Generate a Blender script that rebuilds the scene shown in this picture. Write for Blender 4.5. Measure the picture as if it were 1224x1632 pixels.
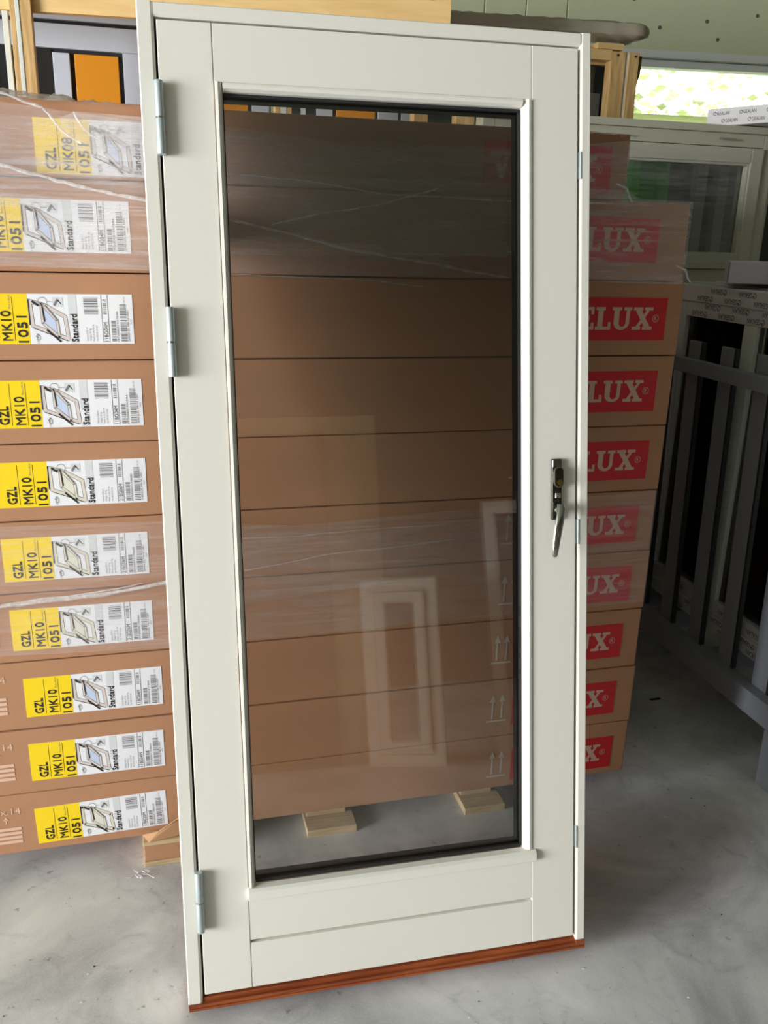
import bpy, bmesh, math, random
from mathutils import Vector, Matrix
random.seed(4)
R = math.radians
for o in list(bpy.data.objects): bpy.data.objects.remove(o)
scene = bpy.context.scene
col = scene.collection

# ------------------------------------------------------------------ camera
cam_d = bpy.data.cameras.new('camera'); cam = bpy.data.objects.new('camera', cam_d); col.objects.link(cam)
F = Vector((0.2436803, 0.92089567, -0.30425495)); Rt = Vector((0.96849736, -0.24765188, 0.02610372)); Up = Vector((0.05131051, 0.30103108, 0.95223291))
cam.matrix_world = Matrix(((Rt.x, Up.x, -F.x, 0), (Rt.y, Up.y, -F.y, 0), (Rt.z, Up.z, -F.z, 1.576), (0, 0, 0, 1)))
cam_d.sensor_fit = 'HORIZONTAL'; cam_d.sensor_width = 36; cam_d.lens = 36 * 1383.1 / 1224
cam_d.clip_start = 0.02
scene.camera = cam
# ------------------------------------------------------------------ world, lights, exposure
w = bpy.data.worlds.new('sky'); scene.world = w; w.use_nodes = True
bg = w.node_tree.nodes['Background']; bg.inputs[0].default_value = (0.93, 1.0, 0.86, 1); bg.inputs[1].default_value = 4.8
def area(name, loc, target, sx, sy, power, color):
    d = bpy.data.lights.new(name, 'AREA'); d.shape = 'RECTANGLE'; d.size = sx; d.size_y = sy; d.energy = power; d.color = color
    o = bpy.data.objects.new(name, d); col.objects.link(o); o.location = loc
    o.rotation_euler = (Vector(target) - Vector(loc)).to_track_quat('-Z', 'Y').to_euler(); return o
area('gate_daylight', (-7.92, -1.10, 1.62), (0.6, 1.5, 1.2), 3.6, 3.1, 1120, (0.965, 0.98, 1.0))
scene.view_settings.view_transform = 'Standard'; scene.view_settings.look = 'None'
scene.view_settings.gamma = 1; scene.view_settings.use_curve_mapping = False
scene.view_settings.exposure = 0.0
try:
    scene.cycles.use_denoising = True; scene.cycles.max_bounces = 8; scene.cycles.transparent_max_bounces = 24
    scene.cycles.caustics_reflective = False; scene.cycles.sample_clamp_indirect = 6
except Exception: pass

# ------------------------------------------------------------------ materials
def srgb(r, g, b):
    f = lambda c: (c / 255 / 12.92) if c / 255 <= 0.04045 else ((c / 255 + 0.055) / 1.055) ** 2.4
    return (f(r), f(g), f(b), 1)
MATS = {}
def mat(name, color, rough=0.6, metal=0.0, var=0.0, scale=8.0, stretch=(1, 1, 1), bump=0.0, bscale=60, spec=0.5, coat=0.0):
    if name in MATS: return MATS[name]
    m = bpy.data.materials.new(name); m.use_nodes = True; nt = m.node_tree; N = nt.nodes; L = nt.links
    b = N['Principled BSDF']; b.inputs['Roughness'].default_value = rough; b.inputs['Metallic'].default_value = metal
    b.inputs['Specular IOR Level'].default_value = spec
    if coat: b.inputs['Coat Weight'].default_value = coat
    b.inputs['Base Color'].default_value = color
    if var or bump:
        tc = N.new('ShaderNodeTexCoord'); mp = N.new('ShaderNodeMapping'); mp.inputs['Scale'].default_value = stretch
        L.new(tc.outputs['Object'], mp.inputs[0])
    if var:
        no = N.new('ShaderNodeTexNoise'); no.inputs['Scale'].default_value = scale; no.inputs['Detail'].default_value = 6
        L.new(mp.outputs[0], no.inputs[0])
        mx = N.new('ShaderNodeMix'); mx.data_type = 'RGBA'
        c = color
        mx.inputs[6].default_value = tuple(max(0, v * (1 - var)) for v in c[:3]) + (1,)
        mx.inputs[7].default_value = tuple(min(1, v * (1 + var)) for v in c[:3]) + (1,)
        L.new(no.outputs[0], mx.inputs[0]); L.new(mx.outputs[2], b.inputs['Base Color'])
    if bump:
        n2 = N.new('ShaderNodeTexNoise'); n2.inputs['Scale'].default_value = bscale; n2.inputs['Detail'].default_value = 4
        L.new(mp.outputs[0], n2.inputs[0])
        bp = N.new('ShaderNodeBump'); bp.inputs['Strength'].default_value = bump; bp.inputs['Distance'].default_value = 0.002
        L.new(n2.outputs[0], bp.inputs['Height']); L.new(bp.outputs[0], b.inputs['Normal'])
    MATS[name] = m; return m
WHITE = mat('white_lacquer', srgb(235, 231, 222), 0.38, bump=0.04, bscale=350)
PVC = mat('white_pvc', srgb(222, 224, 218), 0.35, var=0.04, scale=3)
CARD = mat('cardboard', srgb(178, 130, 97), 0.85, var=0.10, scale=5, stretch=(1, 1, 3), bump=0.15, bscale=90)
CARD2 = mat('cardboard_flap', srgb(198, 152, 112), 0.85, var=0.08, scale=9)
LABEL = mat('label_paper', srgb(236, 236, 242), 0.45)
YELLOW = mat('label_yellow', srgb(250, 214, 24), 0.45)
INK = mat('black_ink', srgb(38, 34, 30), 0.6)
GREYINK = mat('grey_ink', srgb(120, 116, 118), 0.6)
PALEINK = mat('pale_grey_ink', srgb(214, 216, 220), 0.6)
PINKINK = mat('frame_drawing_tint', srgb(214, 203, 200), 0.6)
CREAMINK = mat('frame_drawing_cream', srgb(220, 212, 196), 0.6)
BLUEINK = mat('pane_drawing_blue', srgb(196, 208, 236), 0.6)
BEIGEINK = mat('pane_drawing_beige', srgb(224, 222, 208), 0.6)
RED = mat('red_print', srgb(206, 30, 38), 0.5, var=0.05, scale=20)
REDLET = mat('pale_print_on_red', srgb(214, 178, 158), 0.6)
LIGHTPRINT = mat('pale_print_on_cardboard', srgb(222, 184, 160), 0.7)
GREYPRINT = mat('grey_print_on_cardboard', srgb(206, 196, 186), 0.7)
ZINC = mat('zinc_steel', srgb(190, 200, 202), 0.45, metal=0.45, var=0.10, scale=60, bump=0.2, bscale=300)
CHROME = mat('chrome', srgb(190, 188, 182), 0.12, metal=1.0)
CHROMED = mat('chrome_dark', srgb(96, 94, 88), 0.18, metal=1.0)
BRASS = mat('brass', srgb(190, 150, 72), 0.25, metal=1.0)
RUBBER = mat('black_rubber', srgb(34, 35, 36), 0.55)
GAPM = mat('grey_gasket', srgb(84, 88, 88), 0.5)
SPACER = mat('aluminium_spacer', srgb(150, 156, 156), 0.35, metal=0.8)
DARKGLASS = mat('dark_pane', srgb(40, 42, 42), 0.08, spec=0.6, var=0.3, scale=4)
ORANGE = mat('ochre_panel', srgb(222, 142, 24), 0.5, var=0.06, scale=3)
BLUEGREY = mat('blue_grey_paint', srgb(196, 200, 212), 0.5, var=0.03, scale=3)
RACKM = mat('grey_powder_coated_steel', srgb(140, 142, 152), 0.5, var=0.08, scale=30, bump=0.1, bscale=200)
FILMW = mat('printed_protective_film', srgb(214, 210, 214), 0.4)
FILMINK = mat('film_ink', srgb(70, 66, 74), 0.6)
LILAC = mat('lilac_board', srgb(206, 198, 214), 0.7, var=0.03)
FOAM = mat('wrapped_foam', srgb(172, 162, 146), 0.45, var=0.14, scale=10, stretch=(1, 3, 6), bump=0.5, bscale=18)
PALEWALL = mat('cream_board', srgb(214, 206, 176), 0.7)
GREYWALL = mat('plaster', srgb(100, 98, 88), 0.9, var=0.06, scale=2)

def wood(name, c1, c2, axis, rough=0.55, scale=14):
    m = bpy.data.materials.new(name); m.use_nodes = True; nt = m.node_tree; N = nt.nodes; L = nt.links
    b = N['Principled BSDF']; b.inputs['Roughness'].default_value = rough
    tc = N.new('ShaderNodeTexCoord'); mp = N.new('ShaderNodeMapping')
    s = [6, 6, 6]; s[axis] = 0.5; mp.inputs['Scale'].default_value = s
    L.new(tc.outputs['Object'], mp.inputs[0])
    no = N.new('ShaderNodeTexNoise'); no.inputs['Scale'].default_value = scale; no.inputs['Detail'].default_value = 8; no.inputs['Distortion'].default_value = 0.6
    L.new(mp.outputs[0], no.inputs[0])
    r = N.new('ShaderNodeValToRGB'); r.color_ramp.elements[0].position = 0.3; r.color_ramp.elements[1].position = 0.7
    r.color_ramp.elements[0].color = c1; r.color_ramp.elements[1].color = c2
    L.new(no.outputs[0], r.inputs[0]); L.new(r.outputs[0], b.inputs['Base Color']); MATS[name] = m; return m
MAHOG = wood('mahogany', srgb(120, 54, 26), srgb(168, 88, 46), 0, 0.4)
PINEX = wood('pine_x', srgb(226, 186, 124), srgb(238, 202, 142), 0, scale=7)
PINEZ = wood('pine_z', srgb(190, 148, 92), srgb(232, 194, 136), 2)
PINED = wood('pine_block', srgb(178, 150, 112), srgb(214, 190, 150), 0, 0.8)

def glass_mat(name, tint, rough=0.0, ior=1.5, refl=(1, 1, 1, 1)):
    m = bpy.data.materials.new(name); m.use_nodes = True; nt = m.node_tree; N = nt.nodes; L = nt.links
    N.remove(N['Principled BSDF']); out = N['Material Output']
    t = N.new('ShaderNodeBsdfTransparent'); t.inputs[0].default_value = tint
    g = N.new('ShaderNodeBsdfGlossy'); g.inputs['Roughness'].default_value = rough; g.inputs[0].default_value = refl
    f = N.new('ShaderNodeFresnel'); f.inputs[0].default_value = ior
    mx = N.new('ShaderNodeMixShader'); L.new(f.outputs[0], mx.inputs[0]); L.new(t.outputs[0], mx.inputs[1]); L.new(g.outputs[0], mx.inputs[2])
    L.new(mx.outputs[0], out.inputs[0]); MATS[name] = m; return m
GLASS = glass_mat('clear_glass', (0.905, 0.905, 0.895, 1))
GLASSD = glass_mat('tinted_glass', (0.90, 0.93, 0.90, 1))

def film_mat(name, lo, hi, scale=(2.0, 10, 26), white=(0.86, 0.83, 0.86, 1), thr=(0.42, 0.78)):
    m = bpy.data.materials.new(name); m.use_nodes = True; nt = m.node_tree; N = nt.nodes; L = nt.links
    N.remove(N['Principled BSDF']); out = N['Material Output']
    tc = N.new('ShaderNodeTexCoord'); mp = N.new('ShaderNodeMapping'); mp.inputs['Scale'].default_value = scale
    mp.inputs['Rotation'].default_value = (0, R(-7), 0)
    L.new(tc.outputs['Object'], mp.inputs[0])
    no = N.new('ShaderNodeTexNoise'); no.inputs['Scale'].default_value = 3.0; no.inputs['Detail'].default_value = 9; no.inputs['Roughness'].default_value = 0.72; no.inputs['Distortion'].default_value = 0.5
    L.new(mp.outputs[0], no.inputs[0])
    mp2 = N.new('ShaderNodeMapping'); mp2.inputs['Scale'].default_value = (1.2, 20, 120); mp2.inputs['Rotation'].default_value = (0, R(3), 0)
    L.new(tc.outputs['Object'], mp2.inputs[0])
    n2 = N.new('ShaderNodeTexNoise'); n2.inputs['Scale'].default_value = 2.0; n2.inputs['Detail'].default_value = 4; L.new(mp2.outputs[0], n2.inputs[0])
    ad = N.new('ShaderNodeMath'); ad.operation = 'MULTIPLY_ADD'; L.new(n2.outputs[0], ad.inputs[0]); ad.inputs[1].default_value = 0.45; L.new(no.outputs[0], ad.inputs[2])
    mr = N.new('ShaderNodeMapRange'); mr.inputs[1].default_value = thr[0] + 0.22; mr.inputs[2].default_value = thr[1] + 0.22; mr.inputs[3].default_value = lo; mr.inputs[4].default_value = hi
    L.new(ad.outputs[0], mr.inputs[0])
    t = N.new('ShaderNodeBsdfTransparent')
    p = N.new('ShaderNodeBsdfPrincipled'); p.inputs['Base Color'].default_value = white; p.inputs['Roughness'].default_value = 0.3; p.inputs['Specular IOR Level'].default_value = 0.7
    bp = N.new('ShaderNodeBump'); bp.inputs['Strength'].default_value = 0.5; bp.inputs['Distance'].default_value = 0.004
    L.new(ad.outputs[0], bp.inputs['Height']); L.new(bp.outputs[0], p.inputs['Normal'])
    mx = N.new('ShaderNodeMixShader'); L.new(mr.outputs[0], mx.inputs[0]); L.new(t.outputs[0], mx.inputs[1]); L.new(p.outputs[0], mx.inputs[2])
    L.new(mx.outputs[0], out.inputs[0]); MATS[name] = m; return m
FILM = film_mat('stretch_film', 0.16, 0.47)
FILMM = film_mat('stretch_film_thin', 0.08, 0.30)
FILML = film_mat('stretch_film_light', 0.05, 0.26)
FILMC = film_mat('stretch_film_crumpled', 0.34, 0.9, scale=(9, 9, 14))
CORD = film_mat('rolled_film_cord', 0.35, 0.75, scale=(20, 20, 20))

def concrete():
    m = bpy.data.materials.new('concrete'); m.use_nodes = True; nt = m.node_tree; N = nt.nodes; L = nt.links
    b = N['Principled BSDF']; b.inputs['Roughness'].default_value = 0.62; b.inputs['Specular IOR Level'].default_value = 0.35
    tc = N.new('ShaderNodeTexCoord')
    def noise(s, d=6, dist=0.0, rough=0.6):
        n = N.new('ShaderNodeTexNoise'); n.inputs['Scale'].default_value = s; n.inputs['Detail'].default_value = d
        n.inputs['Distortion'].default_value = dist; n.inputs['Roughness'].default_value = rough
        L.new(tc.outputs['Object'], n.inputs[0]); return n
    a = noise(2.2, 8, 0.6, 0.62); r = N.new('ShaderNodeValToRGB')
    r.color_ramp.elements[0].position = 0.34; r.color_ramp.elements[0].color = srgb(166, 166, 170)
    r.color_ramp.elements[1].position = 0.66; r.color_ramp.elements[1].color = srgb(228, 227, 229)
    L.new(a.outputs[0], r.inputs[0])
    s = noise(34, 3); rs = N.new('ShaderNodeValToRGB'); rs.color_ramp.elements[0].position = 0.66; rs.color_ramp.elements[1].position = 0.72
    rs.color_ramp.elements[0].color = (0, 0, 0, 1); rs.color_ramp.elements[1].color = (1, 1, 1, 1); L.new(s.outputs[0], rs.inputs[0])
    g = noise(10, 5, 1.2); rg = N.new('ShaderNodeValToRGB'); rg.color_ramp.elements[0].position = 0.57; rg.color_ramp.elements[1].position = 0.72
    rg.color_ramp.elements[0].color = (0, 0, 0, 1); rg.color_ramp.elements[1].color = (1, 1, 1, 1); L.new(g.outputs[0], rg.inputs[0])
    m0 = N.new('ShaderNodeMix'); m0.data_type = 'RGBA'; m0.blend_type = 'MULTIPLY'; L.new(rg.outputs[0], m0.inputs[0]); L.new(r.outputs[0], m0.inputs[6]); m0.inputs[7].default_value = (0.80, 0.80, 0.81, 1)
    m1 = N.new('ShaderNodeMix'); m1.data_type = 'RGBA'; m1.blend_type = 'MULTIPLY'; L.new(rs.outputs[0], m1.inputs[0]); L.new(m0.outputs[2], m1.inputs[6]); m1.inputs[7].default_value = (0.62, 0.60, 0.58, 1)
    f = noise(220, 2); m2 = N.new('ShaderNodeMix'); m2.data_type = 'RGBA'; m2.blend_type = 'OVERLAY'; m2.inputs[0].default_value = 0.22
    L.new(m1.outputs[2], m2.inputs[6]); L.new(f.outputs[0], m2.inputs[7]); L.new(m2.outputs[2], b.inputs['Base Color'])
    bp = N.new('ShaderNodeBump'); bp.inputs['Strength'].default_value = 0.12; bp.inputs['Distance'].default_value = 0.003
    L.new(g.outputs[0], bp.inputs['Height']); L.new(bp.outputs[0], b.inputs['Normal'])
    ro = N.new('ShaderNodeMapRange'); ro.inputs[3].default_value = 0.5; ro.inputs[4].default_value = 0.75; L.new(a.outputs[0], ro.inputs[0]); L.new(ro.outputs[0], b.inputs['Roughness'])
    return m
CONC = concrete()
GREENW = mat('sage_green_boards', srgb(204, 208, 174), 0.6, var=0.06, scale=1.5, stretch=(6, 6, 0.6))
LEAFGLARE = mat('foliage', srgb(238, 246, 206), 0.6, var=0.10, scale=5)  # green leaves coloured near white to imitate overexposed daylight

# ------------------------------------------------------------------ mesh builder
class MB:
    def __init__(s): s.v = []; s.f = []; s.m = []; s.mats = []
    def mi(s, m):
        if m is None: return 0
        if m not in s.mats: s.mats.append(m)
        return s.mats.index(m)
    def poly(s, pts, m=None):
        i = len(s.v); s.v += [tuple(p) for p in pts]; s.f.append(tuple(range(i, i + len(pts)))); s.m.append(s.mi(m)); return s
    def box(s, x0, x1, y0, y1, z0, z1, m=None, M=None):
        p = [(x, y, z) for z in (z0, z1) for y in (y0, y1) for x in (x0, x1)]
        if M is not None: p = [tuple(M @ Vector(q)) for q in p]
        i = len(s.v); s.v += p
        for f in ((0, 2, 3, 1), (4, 5, 7, 6), (0, 1, 5, 4), (2, 6, 7, 3), (0, 4, 6, 2), (1, 3, 7, 5)):
            s.f.append(tuple(i + k for k in f)); s.m.append(s.mi(m))
        return s
    def tube(s, pts, rad, n=8, m=None, cap=True):
        pts = [Vector(p) for p in pts]; rr = rad if isinstance(rad, (list, tuple)) else [rad] * len(pts); base = len(s.v)
        for k, p in enumerate(pts):
            d = (pts[min(k + 1, len(pts) - 1)] - pts[max(k - 1, 0)]).normalized()
            a = d.cross(Vector((0, 0, 1))) if abs(d.z) < 0.9 else d.cross(Vector((1, 0, 0)))
            a.normalize(); b = d.cross(a)
            for j in range(n):
                t = 2 * math.pi * j / n; s.v.append(tuple(p + a * math.cos(t) * rr[k] + b * math.sin(t) * rr[k]))
        for k in range(len(pts) - 1):
            for j in range(n):
                s.f.append((base + k * n + j, base + k * n + (j + 1) % n, base + (k + 1) * n + (j + 1) % n, base + (k + 1) * n + j)); s.m.append(s.mi(m))
        if cap:
            s.f.append(tuple(base + j for j in range(n))[::-1]); s.m.append(s.mi(m))
            s.f.append(tuple(base + (len(pts) - 1) * n + j for j in range(n))); s.m.append(s.mi(m))
        return s
    def prism(s, prof, x0, x1, m=None, axis='x'):
        """profile in (y,z) swept along x, or (x,y) swept along z"""
        n = len(prof); i = len(s.v)
        if axis == 'x': s.v += [(x0, a, b) for a, b in prof] + [(x1, a, b) for a, b in prof]
        else: s.v += [(a, b, x0) for a, b in prof] + [(a, b, x1) for a, b in prof]
        s.f.append(tuple(range(i, i + n))); s.f.append(tuple(range(i + n, i + 2 * n))[::-1]); s.m += [s.mi(m)] * 2
        for k in range(n):
            s.f.append((i + k, i + n + k, i + n + (k + 1) % n, i + (k + 1) % n)); s.m.append(s.mi(m))
        return s
    def mesh(s, name, m, bevel=0.0, smooth=False, seg=2):
        me = bpy.data.meshes.new(name); me.from_pydata(s.v, [], s.f)
        ms = [x for x in s.mats] if s.mats else [m]
        if s.mats and m is not None and m not in ms: pass
        for x in ms: me.materials.append(x if x is not None else m)
        for p, k in zip(me.polygons, s.m): p.material_index = k
        bm = bmesh.new(); bm.from_mesh(me); 
        if bevel > 0:
            bmesh.ops.bevel(bm, geom=[e for e in bm.edges if len(e.link_faces) == 2 and e.calc_face_angle(0) > 0.6], offset=bevel, segments=seg, affect='EDGES', profile=0.6, clamp_overlap=True)
        bmesh.ops.recalc_face_normals(bm, faces=[f for f in bm.faces])
        bm.to_mesh(me); bm.free()
        if smooth:
            for p in me.polygons: p.use_smooth = True
            try: me.set_sharp_from_angle(angle=R(40))
            except Exception: pass
        return me
    def build(s, name, m=None, parent=None, bevel=0.0, smooth=False, seg=2):
        return link(name, s.mesh(name, m, bevel, smooth, seg), parent)
def link(name, me, parent=None):
    o = bpy.data.objects.new(name, me); col.objects.link(o)
    if parent is not None: o.parent = parent
    return o
def tag(o, label=None, cat=None, group=None, kind=None):
    if label: o['label'] = label
    if cat: o['category'] = cat
    if group: o['group'] = group
    if kind: o['kind'] = kind
    return o
def thing(name, label, cat, loc=(0, 0, 0), rotz=0, group=None, matrix=None):
    o = bpy.data.objects.new(name, None); col.objects.link(o); o.empty_display_size = 0.1
    if matrix is not None: o.matrix_world = matrix
    else: o.location = loc; o.rotation_euler = (0, 0, rotz)
    return tag(o, label, cat, group)
def struct(o): o['kind'] = 'structure'; return o

# lettering -> flat polygons (built-in font), fitted in a w x h box
TC = {}
def glyphs(txt):
    if txt in TC: return TC[txt]
    c = bpy.data.curves.new('t', 'FONT'); c.body = txt; c.size = 1; c.resolution_u = 3; c.fill_mode = 'FRONT'
    o = bpy.data.objects.new('t', c); col.objects.link(o); dg = bpy.context.evaluated_depsgraph_get(); dg.update()
    me = bpy.data.meshes.new_from_object(o.evaluated_get(dg)); bpy.data.objects.remove(o)
    vs = [(v.co.x, v.co.y) for v in me.vertices]; fs = [tuple(p.vertices) for p in me.polygons]
    xs = [v[0] for v in vs]; ys = [v[1] for v in vs]
    x0, x1, y0, y1 = min(xs), max(xs), min(ys), max(ys)
    vs = [((x - x0) / (x1 - x0), (y - y0) / (y1 - y0)) for x, y in vs]
    bpy.data.meshes.remove(me); bpy.data.curves.remove(c); TC[txt] = (vs, fs); return TC[txt]
def put_text(mb, txt, fn, m):
    """fn maps (s,t) in the unit box (s along the text, t up the letters) to 3D"""
    vs, fs = glyphs(txt); i = len(mb.v); mb.v += [tuple(fn(s, t)) for s, t in vs]
    for f in fs: mb.f.append(tuple(i + k for k in f)); mb.m.append(mb.mi(m))

# ------------------------------------------------------------------ setting
fl = MB(); fl.box(-8.0, 5.5, -3.2, 2.417, -0.15, 0); fl.box(-8.0, 5.5, 2.420, 6.2, -0.15, 0); fl.box(-8.0, 5.5, 2.415, 2.422, -0.15, -0.004)
struct(fl.build('floor', CONC))
struct(MB().box(-8.0, 5.5, -3.2, 6.2, 3.4, 3.5).build('ceiling', mat('ceiling_paint', srgb(150, 154, 140), 0.8)))
lw = MB(); lw.box(-8.1, -8.0, -3.2, -2.9, 0, 3.4).box(-8.1, -8.0, 0.7, 6.2, 0, 3.4).box(-8.1, -8.0, -2.9, 0.7, 3.2, 3.4)
struct(lw.build('wall_left', GREYWALL))
struct(MB().box(5.5, 5.6, -3.2, 6.2, 0, 3.4).build('wall_right', GREYWALL))
struct(MB().box(-8.1, 5.6, -3.3, -3.2, 0, 3.4).build('wall_front', GREYWALL))
# back wall turned -7 degrees: local x along it from its window corner
WM = Matrix.Translation((2.37, 4.5, 0)) @ Matrix.Rotation(R(-7), 4, 'Z')
wb = thing('wall_back', None, None, matrix=WM); wb['kind'] = 'structure'
WX0, WX1, WZ0, WZ1 = -0.25, 2.4, 2.165, 2.475
core = MB(); core.box(-10.4, 3.2, 0.02, 0.10, 0, WZ0).box(-10.4, WX0, 0.02, 0.10, WZ0, 3.4).box(WX1, 3.2, 0.02, 0.10, WZ0, 3.4).box(WX0, WX1, 0.02, 0.10, WZ1, 3.4)
core.build('wall_core', GREENW, wb)
x = -3.26
while x < -0.30:
    xe = x + 0.212
    MB().box(x + 0.002, xe - 0.002, 0, 0.02, 0, 3.39).build('plank', GREENW, wb, bevel=0.003, seg=1); x = xe
up = MB(); up.box(x + 0.002, 3.2, 0, 0.02, WZ1, 3.39).build('plank', GREENW, wb, bevel=0.003, seg=1)
MB().box(x + 0.002, 3.2, 0, 0.02, 0, WZ0).build('plank', GREENW, wb, bevel=0.003, seg=1)
nails = MB()
for nx, nz in ((0.45, 2.66), (0.52, 2.58), (0.72, 2.70), (0.2, 2.62), (0.05, 2.74), (0.62, 2.83)):
    nails.tube([(nx, 0.004, nz), (nx, -0.003, nz)], 0.009, 8)
nails.build('nail_heads', mat('nail', srgb(96, 100, 84), 0.6), wb)['kind'] = 'stuff'
win = thing('window_1', None, None, matrix=WM); win['kind'] = 'structure'
MB().box(WX0 - 0.05, WX1, -0.03, 0.02, WZ1, WZ1 + 0.038).build('head_trim', PVC, win, bevel=0.004)
fr = MB(); fr.box(WX0, WX1, 0.01, 0.09, WZ1 - 0.035, WZ1).box(WX0, WX1, -0.02, 0.09, WZ0 - 0.0, WZ0 + 0.012).box(WX0, WX0 + 0.05, 0.01, 0.09, WZ0, WZ1).box(WX1 - 0.05, WX1, 0.01, 0.09, WZ0, WZ1)
fr.build('window_frame', PVC, win, bevel=0.004)
MB().box(WX0 + 0.04, WX1 - 0.04, 0.05, 0.056, WZ0 + 0.03, WZ1 - 0.03).build('pane', GLASS, win)
mt = bpy.data.materials.new('sill_glow_film'); mt.use_nodes = True; nt_ = mt.node_tree; nt_.nodes.remove(nt_.nodes['Principled BSDF'])
tl = nt_.nodes.new('ShaderNodeBsdfTranslucent'); tl.inputs[0].default_value = srgb(214, 218, 186); nt_.links.new(tl.outputs[0], nt_.nodes['Material Output'].inputs[0])
MB().box(WX0 + .04, WX1 - .05, .03, .034, WZ0 + .012, WZ0 + .055).build('sill_glow_strip', mt, win)  # added translucent strip, imitates the bright sheen along the sill
MB().box(WX0 - 0.05, WX1, -0.12, 0.02, WZ0 - 0.03, WZ0).build('window_sill', mat('glossy_sill', srgb(210, 216, 196), 0.15), win, bevel=0.003)
# outdoors beyond the window: ground and a leafy hedge
struct(MB().box(-4, 9, 6.3, 12, -0.2, -0.05).build('ground_outside', mat('grass', srgb(110, 140, 70), 0.9, var=0.3)))
hg = MB()
for k in range(4600):
    c = Vector((random.uniform(1.2, 8.5), random.uniform(6.6, 7.6), 0)); top = 2.72 + 0.28 * math.sin(c.x * 2.1) + 0.2 * math.sin(c.x * 5.3 + 1) + 0.25 * random.random()
    c.z = random.uniform(1.6, top); s_ = random.uniform(0.05, 0.12)
    q = Matrix.Rotation(random.uniform(0, 6.3), 3, 'Z') @ Matrix.Rotation(random.uniform(-1, 1), 3, 'X')
    hg.poly([c + q @ Vector(p) * s_ for p in ((-0.5, 0, 0), (0, 0.1, -0.3), (0.5, 0, 0), (0, 0.1, 0.3))])
for k in range(26):
    bx = 1.3 + k * 0.28; hg.tube([(bx, 7.1, -0.05), (bx + 0.05, 7.1, 1.2), (bx, 7.1, 2.5)], [0.03, 0.02, 0.008], 5)
tag(hg.build('hedge', LEAFGLARE), 'green foliage outside the narrow back window, coloured pale as if overexposed', 'foliage', kind='stuff')

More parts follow.
